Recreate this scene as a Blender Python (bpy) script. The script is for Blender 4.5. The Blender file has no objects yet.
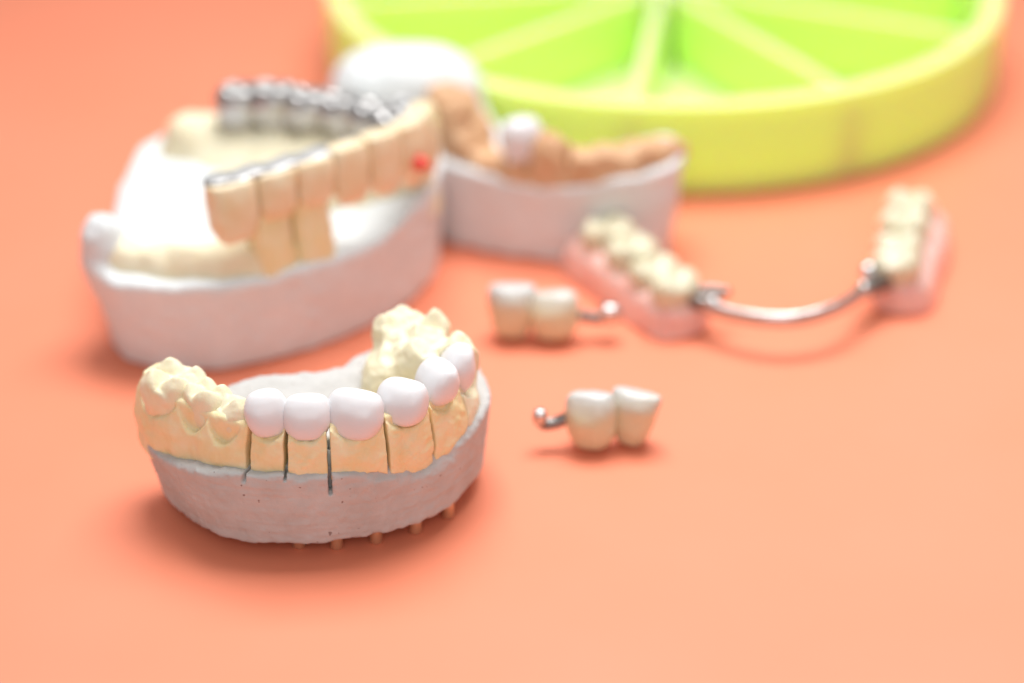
import bpy, math
import numpy as np
from math import radians, sin, cos, pi

S = 0.001                                   # everything below is written in millimetres
scene = bpy.context.scene
COL = scene.collection
rng = np.random.default_rng(7)

# ------------------------------------------------------------------ noise
_T = rng.random((64, 64, 64)).astype(np.float32) * 2 - 1

def vnoise(x, y, z):
    xi = np.floor(x).astype(np.int32); yi = np.floor(y).astype(np.int32); zi = np.floor(z).astype(np.int32)
    fx = x - xi; fy = y - yi; fz = z - zi
    fx = fx * fx * (3 - 2 * fx); fy = fy * fy * (3 - 2 * fy); fz = fz * fz * (3 - 2 * fz)
    xi &= 63; yi &= 63; zi &= 63
    x1 = (xi + 1) & 63; y1 = (yi + 1) & 63; z1 = (zi + 1) & 63
    def l(a, b, t): return a + (b - a) * t
    return l(l(l(_T[xi, yi, zi], _T[x1, yi, zi], fx), l(_T[xi, y1, zi], _T[x1, y1, zi], fx), fy),
             l(l(_T[xi, yi, z1], _T[x1, yi, z1], fx), l(_T[xi, y1, z1], _T[x1, y1, z1], fx), fy), fz)

def fbm(P, scale, octaves=3, off=0.0):
    """noise with features about `scale` mm"""
    r = 0; a = 1.0; f = 1.0 / scale
    for k in range(octaves):
        r = r + a * vnoise(P[0] * f + 11.3 * k + off, P[1] * f + 5.7 * k + off, P[2] * f + 3.1 * k + off)
        a *= 0.5; f *= 2.03
    return r

def roughen(d, P, terms, band=2.5):
    """adds noise to a field, only near its surface: terms = [(amp, scale, octaves)]"""
    m = np.abs(d) < band
    X = np.broadcast_to(P[0], d.shape)[m]; Y = np.broadcast_to(P[1], d.shape)[m]; Z = np.broadcast_to(P[2], d.shape)[m]
    add = 0
    for i, (amp, sc, oc) in enumerate(terms):
        add = add + amp * fbm((X, Y, Z), sc, oc, 17.0 * i)
    d = d.copy(); d[m] += add
    return d

# ------------------------------------------------------------------ fields
def smin(a, b, k):
    h = np.clip(0.5 + 0.5 * (b - a) / k, 0, 1)
    return b + (a - b) * h - k * h * (1 - h)
def smax(a, b, k): return -smin(-a, -b, k)

def catmull(pts, n=8, closed=False):
    p = np.array(pts, float); out = []
    N = len(p); rngi = range(N if closed else N - 1)
    for i in rngi:
        if closed: a, b, c, d = p[(i - 1) % N], p[i], p[(i + 1) % N], p[(i + 2) % N]
        else:
            b, c = p[i], p[i + 1]
            a = p[i - 1] if i else 2 * b - c
            d = p[i + 2] if i + 2 < N else 2 * c - b
        for t in np.arange(n) / n:
            out.append(0.5 * (2 * b + (c - a) * t + (2 * a - 5 * b + 4 * c - d) * t * t + (3 * b - a - 3 * c + d) * t ** 3))
    if not closed: out.append(p[-1])
    return np.array(out)

def poly2d(X, Y, pts):
    """signed distance to a closed polygon (negative inside)"""
    p = np.asarray(pts); d = None; ins = None
    for i in range(len(p)):
        a = p[i]; b = p[(i + 1) % len(p)]; e = b - a
        wx = X - a[0]; wy = Y - a[1]
        t = np.clip((wx * e[0] + wy * e[1]) / (e @ e + 1e-12), 0, 1)
        q = (wx - e[0] * t) ** 2 + (wy - e[1] * t) ** 2
        d = q if d is None else np.minimum(d, q)
        c = ((a[1] > Y) != (b[1] > Y)) & (X < (b[0] - a[0]) * (Y - a[1]) / (b[1] - a[1] + 1e-12) + a[0])
        ins = c if ins is None else ins ^ c
    d = np.sqrt(d)
    return np.where(ins, -d, d)

def line2d(X, Y, pts):
    """distance to an open curve, arc length of the nearest point, signed side (+ = left of travel)"""
    p = np.asarray(pts); seg = np.linalg.norm(np.diff(p, axis=0), axis=1); cum = np.concatenate([[0], np.cumsum(seg)])
    best = None
    for i in range(len(p) - 1):
        a = p[i]; e = p[i + 1] - a; L = seg[i]
        wx = X - a[0]; wy = Y - a[1]
        tr = (wx * e[0] + wy * e[1]) / (L * L)
        t = np.clip(tr, 0, 1)
        q = (wx - e[0] * t) ** 2 + (wy - e[1] * t) ** 2
        te = tr if (i == 0 or i == len(p) - 2) else t
        if i == 0: te = np.minimum(te, 1)
        if i == len(p) - 2: te = np.maximum(te, 0)
        s = cum[i] + te * L
        side = e[0] * wy - e[1] * wx
        if best is None: best = [q, s, side]
        else:
            m = q < best[0]
            best = [np.where(m, q, best[0]), np.where(m, s, best[1]), np.where(m, side, best[2])]
    return np.sqrt(best[0]), best[1], np.sign(best[2])

def local(P, c, yaw=0, lean=0, roll=0):
    """coordinates of a turned frame: local x along the arch, y outward, z up; lean tips the top along -y"""
    x = P[0] - c[0]; y = P[1] - c[1]; z = P[2] - c[2]
    a = radians(yaw); x, y = x * cos(a) + y * sin(a), -x * sin(a) + y * cos(a)
    if lean:
        b = radians(lean); y, z = y * cos(b) + z * sin(b), -y * sin(b) + z * cos(b)
    if roll:
        b = radians(roll); x, z = x * cos(b) - z * sin(b), x * sin(b) + z * cos(b)
    return x, y, z

def sphere(P, c, r): return np.sqrt((P[0] - c[0]) ** 2 + (P[1] - c[1]) ** 2 + (P[2] - c[2]) ** 2) - r

def ellipsoid(P, r, n=2.0):
    k = (np.abs(P[0] / r[0]) ** n + np.abs(P[1] / r[1]) ** n + np.abs(P[2] / r[2]) ** n) ** (1 / n)
    return (k - 1) * min(r)

def capsule(P, a, b, r0, r1=None):
    r1 = r0 if r1 is None else r1
    a = np.array(a, float); e = np.array(b, float) - a
    wx, wy, wz = P[0] - a[0], P[1] - a[1], P[2] - a[2]
    t = np.clip((wx * e[0] + wy * e[1] + wz * e[2]) / (e @ e + 1e-9), 0, 1)
    return np.sqrt((wx - e[0] * t) ** 2 + (wy - e[1] * t) ** 2 + (wz - e[2] * t) ** 2) - (r0 + (r1 - r0) * t)

def tube(P, pts, r, k=0.0):
    d = None
    for i in range(len(pts) - 1):
        q = capsule(P, pts[i], pts[i + 1], r)
        d = q if d is None else (smin(d, q, k) if k else np.minimum(d, q))
    return d

def rbox(P, h, r):
    qx, qy, qz = np.abs(P[0]) - h[0] + r, np.abs(P[1]) - h[1] + r, np.abs(P[2]) - h[2] + r
    return np.sqrt(np.maximum(qx, 0) ** 2 + np.maximum(qy, 0) ** 2 + np.maximum(qz, 0) ** 2) + np.minimum(np.maximum(qx, np.maximum(qy, qz)), 0) - r

def loft(P, prof, n=2.3):
    """stack of superellipse sections: prof = [(z, half width, half depth, y offset)]"""
    pr = catmull(prof, 6)
    z0, z1 = pr[0, 0], pr[-1, 0]
    zc = np.clip(P[2], z0, z1)
    a = np.maximum(np.interp(zc, pr[:, 0], pr[:, 1]), 0.05); b = np.maximum(np.interp(zc, pr[:, 0], pr[:, 2]), 0.05)
    o = np.interp(zc, pr[:, 0], pr[:, 3])
    k = (np.abs(P[0] / a) ** n + np.abs((P[1] - o) / b) ** n) ** (1 / n)
    d = (k - 1) * np.minimum(a, b)
    return np.maximum(d, np.maximum(z0 - P[2], P[2] - z1))

def molar(P, w, t, h, cusps, slope=1.05, r=.75, low=0.0, n=3.0):
    """posterior tooth: bulging sides under a biting surface of ridged cusps that meet in fissures; z runs from 0 (neck) to h (cusp tips)"""
    x, y, z = P
    d = loft(P, [(-.2, w * .40, t * .38, 0), (h * .3, w * .47, t * .46, 0), (h * .58, w * .5, t * .5, 0), (h * .80, w * .48, t * .46, 0),
                 (h * .95, w * .42, t * .38, 0), (h * 1.1, w * .36, t * .3, 0)], n)
    top = None
    for (cx, cy, cz) in cusps:
        dx = x - cx * w; dy = y - cy * t
        a = np.arctan2(dy, dx)
        q = h + cz - slope * (np.sqrt(dx * dx + dy * dy + r * r) - r) * (1 + .22 * np.cos(3 * a + 5 * cx))
        top = q if top is None else smax(top, q, .25)
    top = np.maximum(top, h - 2.4 - low)
    return smax(d, (z - top) * .8, .7)

CUSP4 = [(-.25, .27, 0), (.25, .28, .1), (-.24, -.27, -.2), (.26, -.26, -.1)]
CUSP5 = CUSP4 + [(.0, .29, -.3)]
CUSP2 = [(0, .26, 0), (.02, -.25, -.6)]

# ------------------------------------------------------------------ surface nets
def grid(bb, h):
    x0, x1, y0, y1, z0, z1 = bb
    ax = [np.arange(a, b + h, h, dtype=np.float32) for a, b in ((x0, x1), (y0, y1), (z0, z1))]
    return (ax[0][:, None, None], ax[1][None, :, None], ax[2][None, None, :]), ax

def nets(F, ax):
    F = np.ascontiguousarray(F, dtype=np.float32)
    F[0], F[-1] = np.maximum(F[0], .01), np.maximum(F[-1], .01)
    F[:, 0], F[:, -1] = np.maximum(F[:, 0], .01), np.maximum(F[:, -1], .01)
    F[:, :, 0], F[:, :, -1] = np.maximum(F[:, :, 0], .01), np.maximum(F[:, :, -1], .01)
    F[F == 0] = 1e-6
    I = F < 0
    n = np.array(F.shape) - 1
    cnt = np.zeros(n, np.int8)
    for dx in (0, 1):
        for dy in (0, 1):
            for dz in (0, 1):
                cnt += I[dx:dx + n[0], dy:dy + n[1], dz:dz + n[2]]
    act = (cnt > 0) & (cnt < 8)
    idx = np.argwhere(act)
    vid = np.full(n, -1, np.int64); vid[act] = np.arange(len(idx))
    acc = np.zeros((len(idx), 3)); num = np.zeros(len(idx))
    i, j, k = idx.T
    C = [(a, b, c) for a in (0, 1) for b in (0, 1) for c in (0, 1)]
    for p in C:
        for d in range(3):
            if p[d]: continue
            q = list(p); q[d] = 1
            f0 = F[i + p[0], j + p[1], k + p[2]]; f1 = F[i + q[0], j + q[1], k + q[2]]
            m = (f0 < 0) != (f1 < 0)
            t = f0[m] / (f0[m] - f1[m])
            v = np.tile(np.array(p, float), (m.sum(), 1)); v[:, d] += t
            acc[m] += v; num[m] += 1
    V = idx + acc / num[:, None]
    h = float(ax[0][1] - ax[0][0])
    V = V * h + np.array([ax[0][0], ax[1][0], ax[2][0]])
    quads = []
    for d in range(3):
        sl0 = [slice(None)] * 3; sl1 = [slice(None)] * 3
        sl0[d] = slice(0, -1); sl1[d] = slice(1, None)
        A, B = I[tuple(sl0)], I[tuple(sl1)]
        e = np.argwhere(A != B)
        o = [a for a in range(3) if a != d]
        e = e[(e[:, o[0]] > 0) & (e[:, o[1]] > 0)]
        ok = (e[:, o[0]] < n[o[0]]) & (e[:, o[1]] < n[o[1]]); e = e[ok]
        def at(da, db):
            c = e.copy(); c[:, o[0]] -= da; c[:, o[1]] -= db
            return vid[c[:, 0], c[:, 1], c[:, 2]]
        q = np.stack([at(1, 1), at(0, 1), at(0, 0), at(1, 0)], 1)
        flip = A[tuple(e.T)]
        if d == 1: flip = ~flip
        q[~flip] = q[~flip][:, ::-1]
        quads.append(q)
    return V, np.concatenate(quads)

def smooth(V, Q, it):
    """a light Laplacian pass that takes the grid steps out"""
    if not it: return V
    a = np.concatenate([Q[:, [0, 1]], Q[:, [1, 2]], Q[:, [2, 3]], Q[:, [3, 0]]])
    a = np.concatenate([a, a[:, ::-1]])
    deg = np.bincount(a[:, 0], minlength=len(V)).astype(float)
    for _ in range(it):
        for lam in (.5, -.52):
            s = np.stack([np.bincount(a[:, 0], V[a[:, 1], c], minlength=len(V)) for c in range(3)], 1)
            V = V + lam * (s / deg[:, None] - V)
    return V

def link(name, V, faces, mat, parent=None, origin=(0, 0, 0), shade=True):
    me = bpy.data.meshes.new(name)
    V = (np.asarray(V, float) - np.array(origin)) * S
    if isinstance(faces, np.ndarray):
        nq = len(faces); k = faces.shape[1]
        me.vertices.add(len(V)); me.vertices.foreach_set('co', V.astype(np.float32).ravel())
        me.loops.add(nq * k); me.loops.foreach_set('vertex_index', faces.astype(np.int32).ravel())
        me.polygons.add(nq); me.polygons.foreach_set('loop_start', np.arange(0, nq * k, k, dtype=np.int32))
        me.update(calc_edges=True); me.validate()
    else:
        me.from_pydata([tuple(v) for v in V], [], faces); me.update()
    if shade: me.polygons.foreach_set('use_smooth', np.ones(len(me.polygons), bool))
    me.materials.append(mat)
    o = bpy.data.objects.new(name, me); COL.objects.link(o)
    if parent is not None: o.parent = parent
    else: o.location = np.array(origin) * S
    return o

def build(name, f, bb, h, mat, parent=None, origin=(0, 0, 0), it=1):
    P, ax = grid(bb, h)
    F = f(P)
    F = np.broadcast_to(F, (len(ax[0]), len(ax[1]), len(ax[2]))).copy()
    V, Q = nets(F, ax)
    V = smooth(V, Q, it)
    return link(name, V, Q, mat, parent, origin)

def thing(name, label, cat, loc, group=None):
    o = bpy.data.objects.new(name, None); COL.objects.link(o)
    o.location = np.array(loc) * S; o.empty_display_size = .01
    tag(o, label, cat, group); return o
def tag(o, label, cat, group=None):
    o['label'] = label; o['category'] = cat
    if group: o['group'] = group
    return o

# ------------------------------------------------------------------ materials
def mat(name, col, rough=.5, spec=.5, sss=0, sssr=(1, .6, .4), metal=0, var=None, bump=None, trans=0, coat=0, spots=None):
    """var=(second colour, feature mm, amount); bump=[(feature mm, height mm)]; spots=(colour, feature mm, threshold)"""
    m = bpy.data.materials.new(name); m.use_nodes = True
    nt = m.node_tree; N = nt.nodes; Lk = nt.links
    b = N['Principled BSDF']
    b.inputs['Base Color'].default_value = (*col, 1); b.inputs['Roughness'].default_value = rough
    b.inputs['Specular IOR Level'].default_value = spec; b.inputs['Metallic'].default_value = metal
    b.inputs['Coat Weight'].default_value = coat; b.inputs['Coat Roughness'].default_value = .08
    if sss:
        b.inputs['Subsurface Weight'].default_value = sss
        b.inputs['Subsurface Radius'].default_value = sssr
        b.inputs['Subsurface Scale'].default_value = .001
    if trans: b.inputs['Transmission Weight'].default_value = trans
    tc = N.new('ShaderNodeTexCoord')
    def noise(mm, detail=3, rgh=.55):
        n = N.new('ShaderNodeTexNoise'); n.inputs['Scale'].default_value = 1 / (mm * S)
        n.inputs['Detail'].default_value = detail; n.inputs['Roughness'].default_value = rgh
        Lk.new(tc.outputs['Object'], n.inputs['Vector']); return n
    src = None
    if var:
        n = noise(var[1]); r = N.new('ShaderNodeMapRange'); Lk.new(n.outputs['Fac'], r.inputs['Value'])
        r.inputs['From Min'].default_value = .35; r.inputs['From Max'].default_value = .68
        r.inputs['To Max'].default_value = var[2]
        x = N.new('ShaderNodeMix'); x.data_type = 'RGBA'
        x.inputs['A'].default_value = (*col, 1); x.inputs['B'].default_value = (*var[0], 1)
        Lk.new(r.outputs['Result'], x.inputs['Factor']); src = x.outputs['Result']
    if spots:
        n = noise(spots[1], 1); r = N.new('ShaderNodeMapRange'); Lk.new(n.outputs['Fac'], r.inputs['Value'])
        r.inputs['From Min'].default_value = spots[2]; r.inputs['From Max'].default_value = spots[2] + .03
        x = N.new('ShaderNodeMix'); x.data_type = 'RGBA'
        if src: Lk.new(src, x.inputs['A'])
        else: x.inputs['A'].default_value = (*col, 1)
        x.inputs['B'].default_value = (*spots[0], 1)
        Lk.new(r.outputs['Result'], x.inputs['Factor']); src = x.outputs['Result']
    if src: Lk.new(src, b.inputs['Base Color'])
    prev = None
    for (mm, hh) in (bump or []):
        n = noise(mm, 4, .6); bp = N.new('ShaderNodeBump')
        bp.inputs['Strength'].default_value = 1; bp.inputs['Distance'].default_value = hh * S
        Lk.new(n.outputs['Fac'], bp.inputs['Height'])
        if prev: Lk.new(prev, bp.inputs['Normal'])
        prev = bp.outputs['Normal']
    if prev: Lk.new(prev, b.inputs['Normal'])
    return m

M_table = mat('orange_table', (.86, .256, .140), .5, .36, var=((.88, .275, .16), 60, .6), bump=[(.5, .012)])
M_plaster = mat('grey_white_plaster', (.50, .485, .465), .8, .25, var=((.60, .59, .575), 7, .8), bump=[(1.2, .12), (.35, .05)],
                spots=((.30, .24, .22), 1.3, .75))
M_white = mat('white_plaster', (.71, .735, .74), .75, .25, var=((.78, .80, .80), 9, .7), bump=[(1.5, .12)])
M_stone = mat('yellow_die_stone', (.86, .70, .38), .55, .35, sss=.15, sssr=(1.2, .8, .4), var=((.90, .80, .54), 4, .8), bump=[(1.4, .12), (.4, .04)])
M_cream = mat('cream_tooth_stone', (.82, .73, .50), .55, .35, sss=.12, sssr=(1.2, .8, .4), var=((.86, .80, .61), 3.5, .8), bump=[(1.2, .08), (.35, .03)])
M_crown = mat('white_crown_ceramic', (.77, .755, .765), .32, .5, sss=.3, sssr=(1.2, 1.0, .9), bump=[(1.8, .03)])
M_brown = mat('brown_die_stone', (.60, .33, .17), .55, .35, var=((.74, .48, .29), 5, .8), bump=[(1.5, .15)])
M_tooth = mat('cream_porcelain', (.66, .60, .42), .28, .5, sss=.3, sssr=(1.5, 1.1, .7), var=((.70, .65, .48), 5, .7))
M_facing = mat('ochre_porcelain_facing', (.80, .63, .39), .35, .5, sss=.15, var=((.86, .75, .54), 5, .8))
M_enamel = mat('grey_white_enamel', (.80, .79, .76), .25, .5, sss=.3, var=((.84, .80, .70), 4, .6))
M_gum = mat('pink_acrylic_gum', (.82, .46, .40), .25, .5, sss=.4, sssr=(2, .8, .6), var=((.88, .62, .54), 4, .8), coat=.3)
M_metal = mat('cobalt_chrome', (.62, .61, .60), .22, .5, metal=1, bump=[(1.5, .08)])
M_satin = mat('satin_cobalt_chrome', (.46, .455, .45), .5, .5, metal=1)
M_cast = mat('cast_chrome', (.50, .485, .475), .32, .5, metal=1, bump=[(1.5, .1)])
M_dark = mat('dark_cobalt_chrome', (.24, .215, .20), .3, .5, metal=1, bump=[(1.5, .05)])
M_pin = mat('copper_dowel_metal', (.72, .45, .27), .35, .5, metal=.6)
M_red = mat('red_wax', (.75, .06, .03), .4, .5)

M_green = mat('neon_yellow_green_plastic', (.715, 1.0, .30), .6, .25, sss=1, sssr=(9, 9, 3))

# ------------------------------------------------------------------ table
def slab(name, x0, x1, y0, y1, z0, z1, m):
    V = [(x, y, z) for z in (z0, z1) for x, y in ((x0, y0), (x1, y0), (x1, y1), (x0, y1))]
    Fc = [(3, 2, 1, 0), (4, 5, 6, 7), (0, 1, 5, 4), (1, 2, 6, 5), (2, 3, 7, 6), (3, 0, 4, 7)]
    return link(name, V, Fc, m, shade=False)
tb = slab('tabletop', -900, 900, -600, 1100, -25, 0, M_table); tb['kind'] = 'structure'

# ================================================================== CAST A: front cast with white crowns
OA = (-36, -60, 0)
castA = thing('dental_cast', 'small plaster dental cast in front with yellow saw-cut dies, standing on copper pins', 'dental cast', OA, 'plaster dental casts')
baseA = catmull([(-66.0, -59), (-63.4, -67.5), (-54.4, -76.8), (-46, -80.6), (-37, -81.6), (-28.5, -80.5), (-20, -77.6), (-11, -71.4), (-5.2, -60.5),
                 (-4.4, -50), (-8, -40), (-16, -36.5), (-25.5, -37.5), (-31, -43.5), (-39, -46.5), (-48, -48), (-56, -51), (-63.5, -54)], 6, True)
lineA = catmull([(-61.8, -58.5), (-58.8, -63.8), (-52.6, -68.6), (-47.2, -72.6), (-41.3, -75.1), (-34.6, -75.8), (-27.2, -74.9), (-20.0, -71.6), (-14.0, -66.0),
                 (-10.8, -60), (-11.6, -53.5), (-15.5, -46.5), (-18, -43)], 6)
_d = np.linalg.norm(np.diff(lineA, axis=0), axis=1); _cum = np.concatenate([[0], np.cumsum(_d)])
def s_of(pts, line, cum, x, y):
    return float(line2d(np.array([x]), np.array([y]), line)[1][0])
sA = [s_of(None, lineA, _cum, x, y) for x, y in ((-44.6, -77.5), (-38.2, -79.0), (-31.1, -78.6), (-22.0, -75.2), (-15.0, -70.2), (-10.0, -63.5))]

def f_baseA(P):
    X, Y, Z = P
    d2 = poly2d(X, Y, baseA)
    dl, s, side = line2d(X, Y, lineA)
    rag = 0.8 * vnoise(X / 5.0, Y / 5.0, Z * 0 + 1.5) + .4 * vnoise(X / 1.7, Y / 1.7, Z * 0 + 4.5)
    # the rim dips at the left and lies proud at the right front; inside is the smooth white floor
    front = np.clip((side * -1) * dl / 3, -1, 1)
    top = 17.4 - 3.0 * np.clip((-47 - X) / 14, 0, 1) + rag * .5 + .5 * np.clip((X + 22) / 14, 0, 1) + np.clip(-front, 0, 1) * (.6 + .25 * np.clip((Y + 62) / 10, 0, 2))
    wob = .35 * vnoise(X / 9, Y / 9, Z / 9)
    wob = wob + .07 * vnoise(X / 14, Y / 14, Z / .45)            # faint trimming marks round the wall
    d = smax(d2 + (.10 + .16 * np.clip((-50 - X) / 14, 0, 1)) * (15 - Z) + wob, Z - top, 1.3)
    bot = 3.0 + .028 * (X + 36) + .5 * vnoise(X / 4, Y / 4, Z * 0 + 9.5) + .3 * vnoise(X / 1.5, Y / 1.5, Z * 0 + 2.5)
    d = smax(d, bot - Z, .8)
    # knife-trimmed facet along the right front rim
    n = np.array([.52, -.62, .60]); n = n / np.linalg.norm(n)
    fac = (X + 10.5) * n[0] + (Y + 70.4) * n[1] + (Z - 13.4) * n[2]
    d = smax(d, fac + .9 * vnoise(X / 3.2, Y / 3.2, Z / 3.2) + .3 * vnoise(X / 1.2, Y / 1.2, Z / 1.2), .35)
    n = np.array([.05, -.75, .66]); n = n / np.linalg.norm(n)
    fac = (X + 40) * n[0] + (Y + 81.6) * n[1] + (Z - 16.9) * n[2]
    d = smax(d, fac + .4 * vnoise(X / 3, Y / 3, Z / 3), .35)
    # saw cuts running into the rim
    for i, (dep, w) in enumerate(((15.6, .16), (16.4, .2), (13.4, .28), (16.2, .2))):
        cut = np.maximum(np.maximum(np.abs(s - sA[i]) - w, dep - Z), np.maximum(dl - 6.5, 2.6 - dl))
        d = np.maximum(d, -cut)
    return roughen(d, P, [(.12, 1.8, 3), (.06, .6, 2)])
build('base', f_baseA, (-70, -2, -84, -32, 0, 20), .28, M_plaster, castA, OA, 1)

def wallA(P, mids=None, lo=21.5, hi=24.6, core=3.3):
    X, Y, Z = P
    dl, s, side = line2d(X, Y, lineA)
    lab = -side                                                  # + on the outer side of the arch
    t = np.clip((Z - 14) / 10, 0, 1)
    post = np.clip((sA[0] - s) / 5, 0, 1) + np.clip((s - sA[5] - 1) / 6, 0, 1)
    half = np.where(lab > 0, 4.3 - .9 * t ** 2 + .5 * np.sin(t * 3.1), 4.6 - 1.2 * t + post * 1.3 * (1 - t))
    half = half + post * (.6 - .2 * t)
    # the gum margin: low in front of each tooth, peaked between two teeth
    u = np.min([np.abs(s - m) / hw for m, hw in mids], axis=0)
    top = lo + (hi - lo) * np.minimum(u, 1.0) ** 1.9 + .35 * vnoise(s / 3.0, s * 0 + .5, s * 0 + .5)
    d = smax(dl - half, Z - top, .7)
    d = smin(d, smax(dl - core, Z - 25.4, 1.2), .4)
    return np.maximum(d, 16.2 - 4.2 * np.clip((-47 - X) / 14, 0, 1) - 3.2 * np.clip((X + 24) / 10, 0, 1) - Z), s, dl, lab

# crowns sit on the dies: centre, facing, half sizes
crownsA = [((-41.6, -75.3, 26.5), 193, 3.9, 3.2, 3.95, 5), ((-34.8, -76.0, 26.1), 180, 4.2, 3.2, 3.8, 2), ((-26.7, -75.1, 26.1), 166, 4.95, 3.4, 4.15, -2),
           ((-18.7, -71.4, 26.4), 148, 4.7, 3.4, 3.85, 3), ((-12.9, -65.3, 26.9), 122, 4.4, 3.3, 3.75, 0), ((-9.7, -58.8, 26.0), 101, 4.1, 3.2, 4.7, 0)]

def crown_field(P, c, yaw, a, b, hh, roll, grow=0.0):
    pt = min(1, max(0, (hh / a - .95) * 8))                    # the narrower crowns come to a point
    q = local(P, c, yaw, 9, roll)
    pr = [(-hh, .4, .4, .9), (-hh * .95, a * .50, b * .50, .8), (-hh * .76, a * .78, b * .82, .5), (-hh * .35, a * .97, b * .98, .2), (hh * .15, a * 1.0, b * .95, 0),
          (hh * .55, a * (.94 - .1 * pt), b * .76, -.2), (hh * .82, a * (.78 - .2 * pt), b * .54, -.5), (hh * .95, a * (.48 - .2 * pt), b * .30, -.6), (hh, .3, .2, -.6)]
    return loft(q, pr, 2.5) - grow

MIDA = [(.5 * (sA[i] + sA[i + 1]), .5 * (sA[i + 1] - sA[i])) for i in range(5)]
def die_f(i):
    def f(P):
        d, s, dl, lab = wallA(P, MIDA, 22.7, 25.2, 2.6)
        g = .27 + .07 * vnoise(P[2] / 2.0, s * 0 + i, s * 0)
        d = roughen(d, P, [(.30, 2.6, 3), (.07, .7, 2)], 1.5)
        return smax(d, np.maximum(sA[i] + g - s, s - sA[i + 1] + g), .25)
    return f
for i in range(5):
    c = crownsA[i][0]
    build('die_segment', die_f(i), (c[0] - 8.5, c[0] + 8.5, c[1] - 8, c[1] + 8, 12.6, 27), .22, M_stone, castA, OA, 1)

molarsL = [((-59.2, -63.0, 19.4), 239, 10.6, 10.6, 9.2, CUSP5, -3), ((-52.5, -68.5, 19.4), 222, 7.4, 9.0, 8.8, CUSP4, 2), ((-47.3, -72.4, 19.2), 211, 6.4, 8.6, 8.8, CUSP2, 4)]
molarsR = [((-12.6, -53.4, 19.6), 78, 9.6, 14.0, 9.8, CUSP5, -6), ((-17.6, -45.4, 19.4), 60, 11.0, 14.0, 10.2, CUSP5, -6)]

def teeth(P, lst):
    d = None
    for (c, yaw, w, t, h, cu, lean) in lst:
        q = molar(local(P, c, yaw, lean), w, t, h, cu)
        d = q if d is None else smin(d, q, .25)
    return d

MIDL = [(s_of(None, lineA, _cum, m[0][0], m[0][1]), m[2] * .5) for m in molarsL]
MIDR = [(s_of(None, lineA, _cum, m[0][0], m[0][1]), m[2] * .5) for m in molarsR] + [(s_of(None, lineA, _cum, -9.9, -58.8), 3.8)]
def f_left(P):
    d, s, dl, lab = wallA(P, MIDL, 20.6, 24.4, 3.4)
    d = smax(d, s - sA[0] + .24, .3)
    return roughen(d, P, [(.26, 3.0, 2), (.05, .8, 2)], 1.5)
build('molar_segment', f_left, (-71, -41, -82, -50, 11, 33.5), .24, M_stone, castA, OA, 1)
for m in molarsL:
    def f(P, m=m):
        dl, s, side = line2d(P[0], P[1], lineA)
        d = np.maximum(teeth(P, [m]), s - sA[0] + .3)
        return roughen(d, P, [(.22, 2.8, 2), (.05, .8, 2)], 1.5)
    c = m[0]
    build('tooth', f, (c[0] - 8, c[0] + 8, c[1] - 8, c[1] + 8, c[2] - .5, c[2] + 11), .24, M_cream, castA, OA, 1)

def f_right(P):
    d, s, dl, lab = wallA(P, MIDR, 21.2, 24.0, 2.8)
    d = smin(d, teeth(P, molarsR), .8)
    c = crownsA[5]
    big = crown_field(P, c[0], c[1], c[2], c[3], c[4], c[5], .12)
    d = np.maximum(d, np.where(P[2] > 23.8, -big, -9))
    # lingual wall spreading to the floor
    lw = ellipsoid((P[0] + 20.0, P[1] + 50.5, P[2] - 16.5), (7.5, 9, 9.5), 2.2)
    d = smin(d, lw, 1.8)
    d = smax(d, sA[5] + .24 - s, .3)
    d = roughen(d, P, [(.36, 3.2, 2), (.07, .9, 2)], 2)
    m = (np.abs(d) < 2) & np.broadcast_to(P[2] > 23, d.shape)      # chipped, ridged biting surface
    B = [np.broadcast_to(q, d.shape)[m] for q in P]
    d[m] += .7 * np.abs(vnoise(B[0] / 3.1, B[1] / 3.1, B[2] / 5)) - .25
    return d
build('molar_segment', f_right, (-32, -1.5, -68, -34, 12.6, 34.5), .24, M_cream, castA, OA, 1)

for (x, y, zt) in ((-37.1, -76.3, 6), (-30.6, -76.6, 6), (-23.8, -74.7, 6), (-17.0, -71.6, 6), (-11.4, -66.5, 6), (-56, -62, 6), (-14, -46, 6)):
    V = []; Fq = []; n = 20
    prof = [(0.0, 0), (.95, 0), (1.15, .25), (1.15, zt), (0.0, zt)]
    for r, z in prof:
        for k in range(n): V.append((x + r * cos(2 * pi * k / n), y + r * sin(2 * pi * k / n), z))
    for a in range(len(prof) - 1):
        for k in range(n): Fq.append((a * n + k, a * n + (k + 1) % n, (a + 1) * n + (k + 1) % n, (a + 1) * n + k))
    link('dowel_pin', V, Fq, M_pin, castA, OA)

labA = ['leftmost white crown on the front cast, pointed, beside the yellow molars',
        'small white crown on the front cast, between the pointed left crown and the widest crown',
        'widest white crown on the front cast, above the longest dark saw cut',
        'round white crown on the front cast, just right of the widest crown',
        'white crown on the front cast, at the bend of the arch, second from the right',
        'rightmost white crown on the front cast, narrow, leaning against the right molars']
for (c, yaw, a, b, hh, roll), lab in zip(crownsA, labA):
    o = (c[0], c[1], c[2] - hh)
    def f(P, c=c, yaw=yaw, a=a, b=b, hh=hh, roll=roll):
        d = crown_field(P, c, yaw, a, b, hh, roll)
        return roughen(d, P, [(.10, 3.5, 2)], 1.5)
    ob = build('ceramic_crown', f, (c[0] - 7, c[0] + 7, c[1] - 7, c[1] + 7, c[2] - 7, c[2] + 7), .2, M_crown, None, o, 2)  # a ceramic crown capping its die
    tag(ob, lab, 'dental crown', 'white crowns on the front cast')

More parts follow.
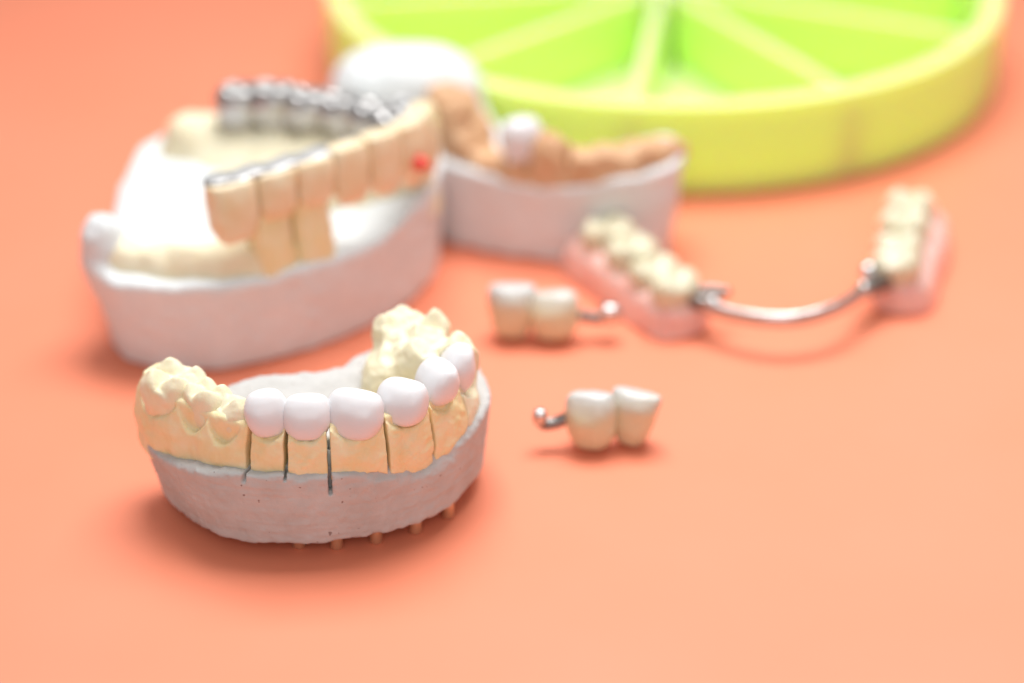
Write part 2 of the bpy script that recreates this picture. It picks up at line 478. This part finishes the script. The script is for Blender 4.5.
# ================================================================== CAST B: big cast behind on the left
OB = (-50, 25, 0)
castB = thing('dental_cast', 'largest plaster dental cast at the left, carrying a horseshoe bridge with metal backing', 'dental cast', OB, 'plaster dental casts')
baseB = catmull([(-84, -2), (-79, -11.0), (-70, -14.0), (-57, -13.5), (-47, -9.5), (-37, -2.5), (-27, 7), (-19.5, 18), (-15.5, 30), (-15.5, 42),
                 (-22, 54), (-38, 64), (-56, 68), (-70, 64), (-79, 52), (-81.5, 36), (-80.5, 20), (-82, 8)], 6, True)
def f_baseB(P):
    X, Y, Z = P
    d2 = poly2d(X, Y, baseB)
    top = 19.5 + .6 * vnoise(X / 6, Y / 6, Z * 0 + .5) + 2.2 * np.clip((Y - 24) / 20, 0, 1) + 4.0 * np.clip((X + 32) / 14, 0, 1) * np.clip((Y - 2) / 14, 0, 1) - 1.2 * np.exp(-((X + 30) ** 2 + (Y - 12) ** 2) / 60)
    d = smax(d2 + (.07 + .13 * np.clip((-62 - X) / 18, 0, 1)) * (18 - Z) + .4 * vnoise(X / 12, Y / 12, Z / 12), Z - top, 2.0)
    d = smax(d, -Z, .8)
    # heel lump at the left end, floor of the mouth rising behind
    d = smin(d, ellipsoid(local(P, (-80.8, -1.2, 20.5), 20), (4.6, 5.5, 8.0), 2.3), 2.5)
    d = smin(d, ellipsoid((X + 68, Y - 25, Z - 15.5), (14, 19, 9.0), 2.2), 4)
    return roughen(d, P, [(.2, 2.5, 3)])
build('base', f_baseB, (-90, -10, -18, 72, -.5, 31), .45, M_white, castB, OB, 2)
def f_ridgeB(P):
    X, Y, Z = P
    near = catmull([(-78, -2.5), (-69, -5.6), (-60, -6.2), (-51, -4.6)], 8)
    dl, s, side = line2d(X, Y, near)
    hgt = 4.6 + 1.2 * np.clip((s - 12) / 10, 0, 1) * 0 + 1.0 * vnoise(s / 5, s * 0, s * 0)
    d = np.sqrt((dl / 4.7) ** 2 + ((Z - 18.5) / (hgt + 1.5)) ** 2) - 1
    d = d * 4
    far = catmull([(-68, 48), (-62, 46.5), (-52, 44), (-36, 40), (-26, 35), (-21.5, 29.5)], 8)
    dl, s, side = line2d(X, Y, far)
    d3 = smax(dl - (5.6 - .16 * (Z - 22) + np.where(side < 0, np.clip(29 - Z, 0, 12) * 1.5, 0) * np.clip((56 - s) / 12, 0, 1) * np.clip((s + 4) / 12, 0.25, 1)), Z - 29 - .8 * vnoise(s / 4, s * 0 + .3, s * 0), 2.5)
    lob = .55 * np.abs(np.sin(s / 7.6 * pi))
    return roughen(np.maximum(smin(d, d3 - lob, 1), 16 - Z), P, [(.3, 4, 2)])
build('ridge', f_ridgeB, (-86, -10, -17, 60, 15, 34), .45, M_cream, castB, OB, 2)
stumps = [((-47.3, -4.0), 40, 9.0), ((-40.0, 1.2), 37, 8.8)]
for (x, y), yaw, w in stumps:
    def f(P, x=x, y=y, yaw=yaw, w=w):
        q = local(P, (x, y, 17.0), yaw + 180, 3)
        d = loft(q, [(0, w * .52, 3.9, .4), (5, w * .50, 3.7, .3), (10, w * .48, 3.4, 0), (15, w * .42, 2.8, 0), (18, w * .2, 1.6, 0), (18.5, .2, .2, 0)], 3.0)
        return roughen(d, P, [(.25, 3, 2)])
    build('die_segment', f, (x - 8, x + 8, y - 8, y + 8, 15.5, 37), .4, M_stone, castB, OB, 2)

# horseshoe bridge on it
OBr = (-38, 18, 27)
brid = thing('dental_bridge', 'horseshoe bridge of ochre teeth with silver metal backing on the largest cast', 'dental bridge', OBr)
bt = [((-53.9, -9.6, 33.6), 38, 10.0, 6.4, 6.1), ((-46.2, -4.0, 34.8), 36, 8.9, 5.8, 4.8), ((-39.2, 1.0, 35.2), 36, 8.7, 5.8, 4.8), ((-32.5, 6.0, 34.6), 38, 8.35, 5.8, 6.1),
      ((-26.2, 11.2, 34.6), 44, 8.3, 5.8, 6.4), ((-21.0, 17.4, 34.0), 56, 8.3, 5.9, 6.8), ((-18.2, 24.8, 33.8), 78, 8.3, 5.9, 7.0)]
for (c, yaw, w, t, hh) in bt:
    def f(P, c=c, yaw=yaw, w=w, t=t, hh=hh):
        q = local(P, c, yaw + 180, 4)
        d = loft(q, [(-hh, .6, .5, .4), (-hh * .94, w * .32, t * .28, .4), (-hh * .5, w * .45, t * .43, .3), (hh * .3, w * .5, t * .5, .1), (hh * .85, w * .5, t * .44, 0), (hh, w * .47, t * .38, -.2)], 3.5)
        return roughen(d, P, [(.15, 3, 2)])
    build('tooth', f, (c[0] - 8, c[0] + 8, c[1] - 8, c[1] + 8, c[2] - 7.5, c[2] + 7.5), .36, M_facing, brid, OBr, 2)
nearm = catmull([(-56.6, -9.4), (-46.8, -2.6), (-39.8, 2.6), (-33, 7.8), (-27, 12.8), (-22.6, 18.6), (-20.4, 25.5), (-22.4, 31.5)], 6)
def f_frame(P):
    X, Y, Z = P
    dl, s, side = line2d(X, Y, nearm)
    zc = 39.75 + .25 * np.sin(s / 7.6 * 2 * pi + 1) - .012 * s
    return smax(dl - 2.7, np.abs(Z - zc) - .75, .9)
build('metal_backing', f_frame, (-63, -14, -17, 38, 36, 43), .36, M_satin, brid, OBr, 2)
farc = [(-58.0, 44.8, 34.6), (-50.6, 43.6, 35.2), (-43.4, 42.0, 35.0), (-36.4, 39.8, 34.4), (-29.6, 36.4, 34.0), (-24.4, 32.6, 34.0)]
for i, (x, y, z) in enumerate(farc):
    def f(P, i=i, x=x, y=y, z=z):
        q = local(P, (x, y, z - 5.6), -12 - 4 * i, -4)
        return roughen(molar(q, 10.3 - .2 * (i % 2), 10.4 - .3 * i, 8.6 + .3 * math.sin(2.1 * i), CUSP4, .38, 1.0), P, [(.25, 3, 2)])
    build('metal_crown', f, (x - 8, x + 8, y - 9, y + 9, z - 6.2, z + 6), .34, M_cast, brid, OBr, 1)
def f_red(P): return ellipsoid(local(P, (-19.9, 15.6, 33.0), 52 + 180), (1.9, 4.2, 1.7))
build('wax_spot', f_red, (-28, -12, 8, 24, 29, 37), .35, M_red, brid, OBr, 2)

# ================================================================== CAST C: behind in the middle, brown dies
OC = (2, 60, 0)
castC = thing('dental_cast', 'white dental cast with brown ridge and one white crown, in front of the green tray', 'dental cast', OC, 'plaster dental casts')
baseC = catmull([(-19, 48), (-9, 41.5), (4, 37.2), (18, 34.8), (29, 35.2), (34.6, 39), (35.6, 46.5), (33, 54), (24, 54), (13, 57), (3, 63), (-4, 72), (-9, 83), (-20, 90), (-33, 88), (-40, 78), (-38, 66), (-29, 55)], 6, True)
def topC(X, Y):
    r = np.clip((X - 8) / 28, 0, 1)
    l = np.clip((2 - X) / 22, 0, 1)
    return 17.8 + 5.2 * r ** 1.3 + 2.2 * l
def f_baseC(P):
    X, Y, Z = P
    d2 = poly2d(X, Y, baseC)
    d = smax(d2 + .06 * (20 - Z) + .4 * vnoise(X / 10, Y / 10, Z / 10) - .07 * np.clip(X - 20, 0, 20) * (Z - 4) / 20, Z - topC(X, Y) - .5 * vnoise(X / 5, Y / 5, Z * 0), 1.6)
    d = smax(d, -Z, .8)
    d = smin(d, ellipsoid(local(P, (-24, 79, 20), 0), (17.5, 12.5, 12.5), 2.6), 3)
    return roughen(d, P, [(.25, 3, 3)])
build('base', f_baseC, (-46, 46, 29, 98, -.5, 35), .5, M_white, castC, OC, 2)
ridC = catmull([(-15.5, 66), (-13.5, 57), (-8, 48.9), (0, 44.2), (10, 41.0), (19, 40.0), (27, 41.4), (33, 44.6)], 8)
def f_ridgeC(P):
    X, Y, Z = P
    dl, s, side = line2d(X, Y, ridC)
    base = topC(X, Y)
    hgt = np.interp(s, [0, 8, 14, 22, 28, 36, 46, 58, 66], [9.5, 11, 9, 2.5, 2.5, 6.6, 5.8, 4.4, 2.2])
    top = base + hgt + .9 * vnoise(s / 3.5, s * 0 + .4, s * 0)
    d = smax(dl - 4.4 - np.where(side > 0, 3.0 * np.clip((24 - s) / 8, 0, 1), 0) - .4 * vnoise(s / 3, s * 0 + 7.4, Z / 6) + .10 * np.maximum(Z - base, 0), Z - top, 2.0)
    for sp, z in ((6, 28), (13, 27.5), (37, 24)):
        d = smin(d, np.sqrt((s - sp) ** 2 + dl ** 2 + (Z - z) ** 2) - 4.2, .8)
    for sp in (9.5, 20, 33, 41):
        d = smax(d, -np.maximum(np.abs(s - sp) - .1, 19 - Z), 1.2)
    return roughen(np.maximum(d, base - 2.0 - Z), P, [(.5, 3.2, 3)])
build('brown_ridge', f_ridgeC, (-24, 44, 34, 74, 13, 36), .45, M_brown, castC, OC, 2)
cc = (2.0, 43.6, 25.0)
def f_cc(P):
    q = local(P, cc, 205, 5)
    return loft(q, [(-5.6, .4, .4, 0), (-5, 2.6, 2.4, 0), (-2, 4.2, 3.8, 0), (2, 4.7, 4.0, 0), (4.6, 3.8, 2.8, 0), (5.5, 2, 1.2, 0), (5.7, .3, .3, 0)], 2.4)
ob = build('ceramic_crown', f_cc, (-6, 11, 36, 54, 17.5, 32), .35, M_crown, None, (cc[0], cc[1], cc[2] - 5.6), 2)  # the lone crown seated on the brown ridge
tag(ob, 'single white crown among brown teeth on the cast by the green tray', 'dental crown')

# ================================================================== green tray
HX, HY, R = 38.5, 155.5, 85.5
tray = thing('divided_tray', 'round neon yellow-green plastic tray with radial dividers', 'tray', (HX, HY, 0))
def ring_mesh(prof, n=160):
    V = []; Fq = []
    for r, z in prof:
        for k in range(n): V.append((HX + r * cos(2 * pi * k / n), HY + r * sin(2 * pi * k / n), z))
    m = len(prof)
    for a in range(m):
        b = (a + 1) % m
        for k in range(n): Fq.append((a * n + k, a * n + (k + 1) % n, b * n + (k + 1) % n, b * n + k))
    return V, Fq
def fillet(pts, r, n=4):
    out = []
    m = len(pts)
    for i in range(m):
        p0, p, p1 = np.array(pts[i - 1], float), np.array(pts[i], float), np.array(pts[(i + 1) % m], float)
        a = p + (p0 - p) / np.linalg.norm(p0 - p) * r; b = p + (p1 - p) / np.linalg.norm(p1 - p) * r
        for k in range(n + 1):
            t = k / n; out.append((1 - t) ** 2 * a + 2 * t * (1 - t) * p + t * t * b)
    return out
V, Fq = ring_mesh(fillet([(R - 4.2, .05), (R - .6, .05), (R + .3, 22.5), (R - 4.6, 22.5)], .9))
link('rim_wall', V, Fq, M_green, tray, (HX, HY, 0))
V, Fq = ring_mesh(fillet([(2.0, .3), (R - 4.0, .3), (R - 4.0, 2.6), (2.0, 2.6)], .3))
link('floor_plate', V, Fq, M_green, tray, (HX, HY, 0))
V, Fq = ring_mesh(fillet([(.5, 2.5), (7.5, 2.5), (7.0, 21.2), (.5, 21.2)], .4), 48)
link('hub', V, Fq, M_green, tray, (HX, HY, 0))
for k in range(10):
    a = radians(-98 + 36 * k); ca, sa = cos(a), sin(a)
    prof = fillet([(-2.1, 2.5), (2.1, 2.5), (1.5, 20.8), (-1.5, 20.8)], .5)
    V = []; m = len(prof)
    for r in (6.8, R - 4.3):
        for (w, z) in prof: V.append((HX + r * ca - w * sa, HY + r * sa + w * ca, z))
    Fq = [(j, (j + 1) % m, m + (j + 1) % m, m + j) for j in range(m)] + [tuple(range(m))[::-1], tuple(range(m, 2 * m))]
    o = link('divider', V, Fq, M_green, tray, (HX, HY, 0), shade=False)

# ================================================================== partial denture
OD = (54, 15, 0)
den = thing('partial_denture', 'partial denture of two pink saddles with cream teeth joined by a curved metal bar', 'denture', OD)
def saddle(axis, w0, teeth_c, zt):
    ax_ = catmull(axis, 8)
    Ltot = float(np.linalg.norm(np.diff(ax_, axis=0), axis=1).sum())
    def gum(P):
        X, Y, Z = P
        dl, s, side = line2d(X, Y, ax_)
        dl = np.sqrt(dl ** 2 + np.maximum(-s, 0) ** 2 * 0 + np.maximum(s - Ltot, 0) ** 2 * 0)
        half = w0 + .9 - .03 * Z * w0
        d = smax(np.maximum(dl, 0) - half - .5 * np.abs(np.sin(s / 7.0 * pi)) * np.clip((Z - 4) / 5, 0, 1), Z - 8.2 + .8 * np.abs(np.sin(s / 7.0 * pi)), 4.2)
        under = np.sqrt((dl / (w0 * .72)) ** 2 + (Z / 3.6) ** 2) - 1
        d = smax(d, -under * 3, .8)
        return roughen(smax(d, .1 - Z, .5), P, [(.25, 5, 2)])
    bb = (ax_[:, 0].min() - 10, ax_[:, 0].max() + 10, ax_[:, 1].min() - 10, ax_[:, 1].max() + 10, -.3, 13)
    build('gum_base', gum, bb, .4, M_gum, den, OD, 2)
    for (x, y, yaw, w, t, cu, z) in teeth_c:
        def f(P, x=x, y=y, yaw=yaw, w=w, t=t, cu=cu, z=z):
            return roughen(molar(local(P, (x, y, z), yaw), w * 1.06, t * 1.24, 9.3, cu, .62, .9, 0, 2.1), P, [(.14, 3, 2)])
        build('tooth', f, (x - 8, x + 8, y - 8, y + 8, z - 1, z + 10.5), .34, M_tooth, den, OD, 2)
ang = math.degrees(math.atan2(9 - 35, 34 - 18))
saddle([(18.0, 33.5), (22.6, 25.5), (27.6, 17.0), (32.8, 8.0)], 7.0,
       [(20.6, 30.9, ang - 3, 10.2, 9.9, CUSP5, 3.6), (25.2, 22.0, ang, 9.6, 9.6, CUSP4, 3.2), (29.4, 13.9, ang, 8.4, 9.0, CUSP2, 3.0), (33.2, 6.6, ang + 4, 8.2, 8.8, CUSP2, 3.4)], 6)
ang2 = math.degrees(math.atan2(18 - 46, 80.5 - 88))
saddle([(89.5, 46), (87.5, 37), (84.6, 28), (81.6, 17.5)], 6.0,
       [(86.2, 43.4, ang2, 10.0, 9.2, CUSP5, 3.8), (83.6, 34.0, ang2 + 2, 9.6, 9.2, CUSP4, 3.6), (81.2, 25.0, ang2 - 2, 8.8, 8.8, CUSP2, 3.4), (79.4, 16.6, ang2 + 5, 8.6, 8.6, CUSP2, 3.6)], 6)
bar = catmull([(33, 8.0, 6.4), (38, 3.2, 6.8), (44, -1.6, 7.0), (51, -4.8, 7.4), (58, -4.6, 7.6), (65, -1.0, 8.0), (69.5, 4.6, 7.8), (72.5, 10.0, 7.6), (76, 13.8, 7.0), (80, 16, 6.4)], 5)
def f_bar(P):
    q = (P[0], P[1], P[2]); d = None
    for i in range(len(bar) - 1):
        a = bar[i].copy(); b = bar[i + 1].copy()
        z = P[2]; zz = a[2] + (z - a[2]) * .62               # a flattened, upright oval section
        e = capsule((P[0], P[1], zz), a, b, 1.05)
        d = e if d is None else np.minimum(d, e)
    return d
build('lingual_bar', f_bar, (29, 88, -9, 22, 4, 13), .25, M_metal, den, OD, 2)
for pts, r in ((([(34, 9, 6.6), (37, 6.8, 7.4), (40, 7.0, 8.2), (43.4, 6.0, 8.2)]), 1.1), (([(34, 7, 6.4), (37.5, 3.6, 7.2), (40.6, 2.2, 7.2)]), 1.5),
               (([(79, 17, 7.4), (76.4, 17.5, 8), (74.6, 15.2, 8.4), (73.6, 14.2, 8.8)]), 1.25), (([(78, 14, 6.6), (75, 11.2, 7.0), (72, 8, 7.4)]), 1.6)):
    cp = catmull(pts, 5)
    build('clasp', lambda P, cp=cp, r=r: tube(P, cp, r, .2), (cp[:, 0].min() - 3, cp[:, 0].max() + 3, cp[:, 1].min() - 3, cp[:, 1].max() + 3, cp[:, 2].min() - 3, cp[:, 2].max() + 3), .22, M_dark, den, OD, 2)
for c, r in (((40.6, 2.0, 7.6), 1.7), ((73.4, 13.8, 9.0), 1.9), ((71.6, 8.0, 7.6), 1.9)):
    build('attachment_stud', lambda P, c=c, r=r: sphere(P, c, r), (c[0] - 3, c[0] + 3, c[1] - 3, c[1] + 3, c[2] - 3, c[2] + 3), .25, M_metal, den, OD, 2)

# ================================================================== two small bridges
EGG = [(.02, .20, .20), (.12, .36, .36), (.38, .48, .48), (.62, .5, .49), (.84, .47, .36), (.96, .40, .22), (1.0, .30, .12)]
CUP = [(.02, .20, .2), (.12, .34, .34), (.4, .44, .46), (.72, .5, .47), (.9, .5, .34), (.98, .45, .21), (1.0, .38, .12)]
def small_bridge(label, crowns_, arm, ball, O):
    t = thing('dental_bridge', label, 'dental bridge', O, 'small two-tooth bridges lying on the table')
    for (c, yaw, w, dp, hh, roll, shape) in crowns_:
        def f(P, c=c, yaw=yaw, w=w, dp=dp, hh=hh, roll=roll, shape=shape):
            q = local(P, (c[0], c[1], c[2]), yaw, 6, roll)
            d = loft(q, [(0, .4, .4, 0)] + [(k * hh, a * w, b * dp, 0) for k, a, b in shape], 2.5)
            return roughen(d, P, [(.22, 3.2, 2)])
        build('tooth', f, (c[0] - 8, c[0] + 8, c[1] - 8, c[1] + 8, c[2] - .6, c[2] + hh + 2), .24, M_br, t, O, 2)
    cp = catmull(arm, 6)
    build('attachment_arm', lambda P: tube(P, cp, 1.1, .2), (cp[:, 0].min() - 2, cp[:, 0].max() + 2, cp[:, 1].min() - 2, cp[:, 1].max() + 2, cp[:, 2].min() - 2, cp[:, 2].max() + 2), .2, M_dark, t, O, 2)
    build('attachment_ball', lambda P: ellipsoid(local(P, ball[0], 0), ball[1], 2.8), (ball[0][0] - 4, ball[0][0] + 4, ball[0][1] - 4, ball[0][1] + 4, ball[0][2] - 4, ball[0][2] + 4), .2, M_metal, t, O, 2)

def bridge_mat():
    """porcelain: cream body, bluish-grey white biting edge (the tooth's own shade gradient, by height)"""
    m = mat('layered_porcelain', (.86, .78, .56), .25, .5, sss=.35, sssr=(1.5, 1.1, .7))
    nt = m.node_tree; N = nt.nodes; b = N['Principled BSDF']
    tc = N.new('ShaderNodeTexCoord'); sp = N.new('ShaderNodeSeparateXYZ'); nt.links.new(tc.outputs['Object'], sp.inputs[0])
    r = N.new('ShaderNodeMapRange'); r.inputs['From Min'].default_value = .0072; r.inputs['From Max'].default_value = .0112
    nt.links.new(sp.outputs['Z'], r.inputs['Value'])
    x = N.new('ShaderNodeMix'); x.data_type = 'RGBA'; x.inputs['A'].default_value = (.70, .61, .40, 1); x.inputs['B'].default_value = (.56, .555, .54, 1)
    nt.links.new(r.outputs['Result'], x.inputs['Factor']); nt.links.new(x.outputs['Result'], b.inputs['Base Color'])
    return m
M_br = bridge_mat()
small_bridge('small two-tooth bridge lying nearer the camera, its metal hook pointing left', [((15.0, -42.4, .1), 170, 9.8, 8.4, 11.2, 2, EGG), ((22.0, -40.8, .1), 166, 8.8, 7.8, 10.8, -6, CUP)],
             [(10.6, -41.6, 6.2), (8.4, -41.8, 5.2), (6.4, -42, 4.9), (5.4, -42, 5.4)], ((5.2, -42, 6.4), (1.35, 1.3, 1.7)), (18.5, -40, 0))
small_bridge('small two-tooth bridge lying between the casts, its metal hook pointing right', [((-.2, 1.6, .1), 184, 9.8, 8.6, 11.4, -3, CUP), ((8.6, .8, .1), 180, 10.6, 8.6, 10.4, 2, EGG)],
             [(13.0, 1.0, 5.6), (15.5, 1.2, 5.0), (18.0, 1.4, 4.6), (19.6, 1.4, 5.2)], ((19.8, 1.4, 5.6), (2.2, 1.9, 2.2)), (4, 2.4, 0))

# ------------------------------------------------------------------ light
w = bpy.data.worlds.new('World'); scene.world = w; w.use_nodes = True
bg = w.node_tree.nodes['Background']; bg.inputs[0].default_value = (.97, .985, 1, 1); bg.inputs[1].default_value = .37

def area(name, loc, target, size, power, col=(1, 1, 1)):
    l = bpy.data.lights.new(name, 'AREA'); l.shape = 'RECTANGLE'; l.size, l.size_y = size; l.energy = power; l.color = col
    o = bpy.data.objects.new(name, l); COL.objects.link(o); o.location = loc
    from mathutils import Vector
    o.rotation_euler = (Vector(target) - Vector(loc)).to_track_quat('-Z', 'Y').to_euler()
    return o
key = area('softbox', (.05, .16, .54), (.06, -.08, 0), (.40, .34), 1.92, (1, .99, .98))
key.data.spread = radians(106)
area('added_fill', (.0, -.85, .55), (.01, .03, 0), (.6, .45), 1.85, (.97, .985, 1))  # fill light added on the camera side to brighten the front faces

# ------------------------------------------------------------------ camera
cam = bpy.data.cameras.new('camera'); co = bpy.data.objects.new('camera', cam); COL.objects.link(co)
p = radians(28); D = .488
co.location = (0, -D * cos(p), D * sin(p)); co.rotation_euler = (pi / 2 - p, 0, 0)
cam.sensor_width = 36; cam.lens = 18 / math.tan(radians(12)); cam.clip_start = .01; cam.clip_end = 20
cam.dof.use_dof = True; cam.dof.focus_distance = .410; cam.dof.aperture_fstop = 5.5
scene.camera = co
scene.view_settings.view_transform = 'Standard'; scene.view_settings.look = 'None'; scene.view_settings.exposure = 0
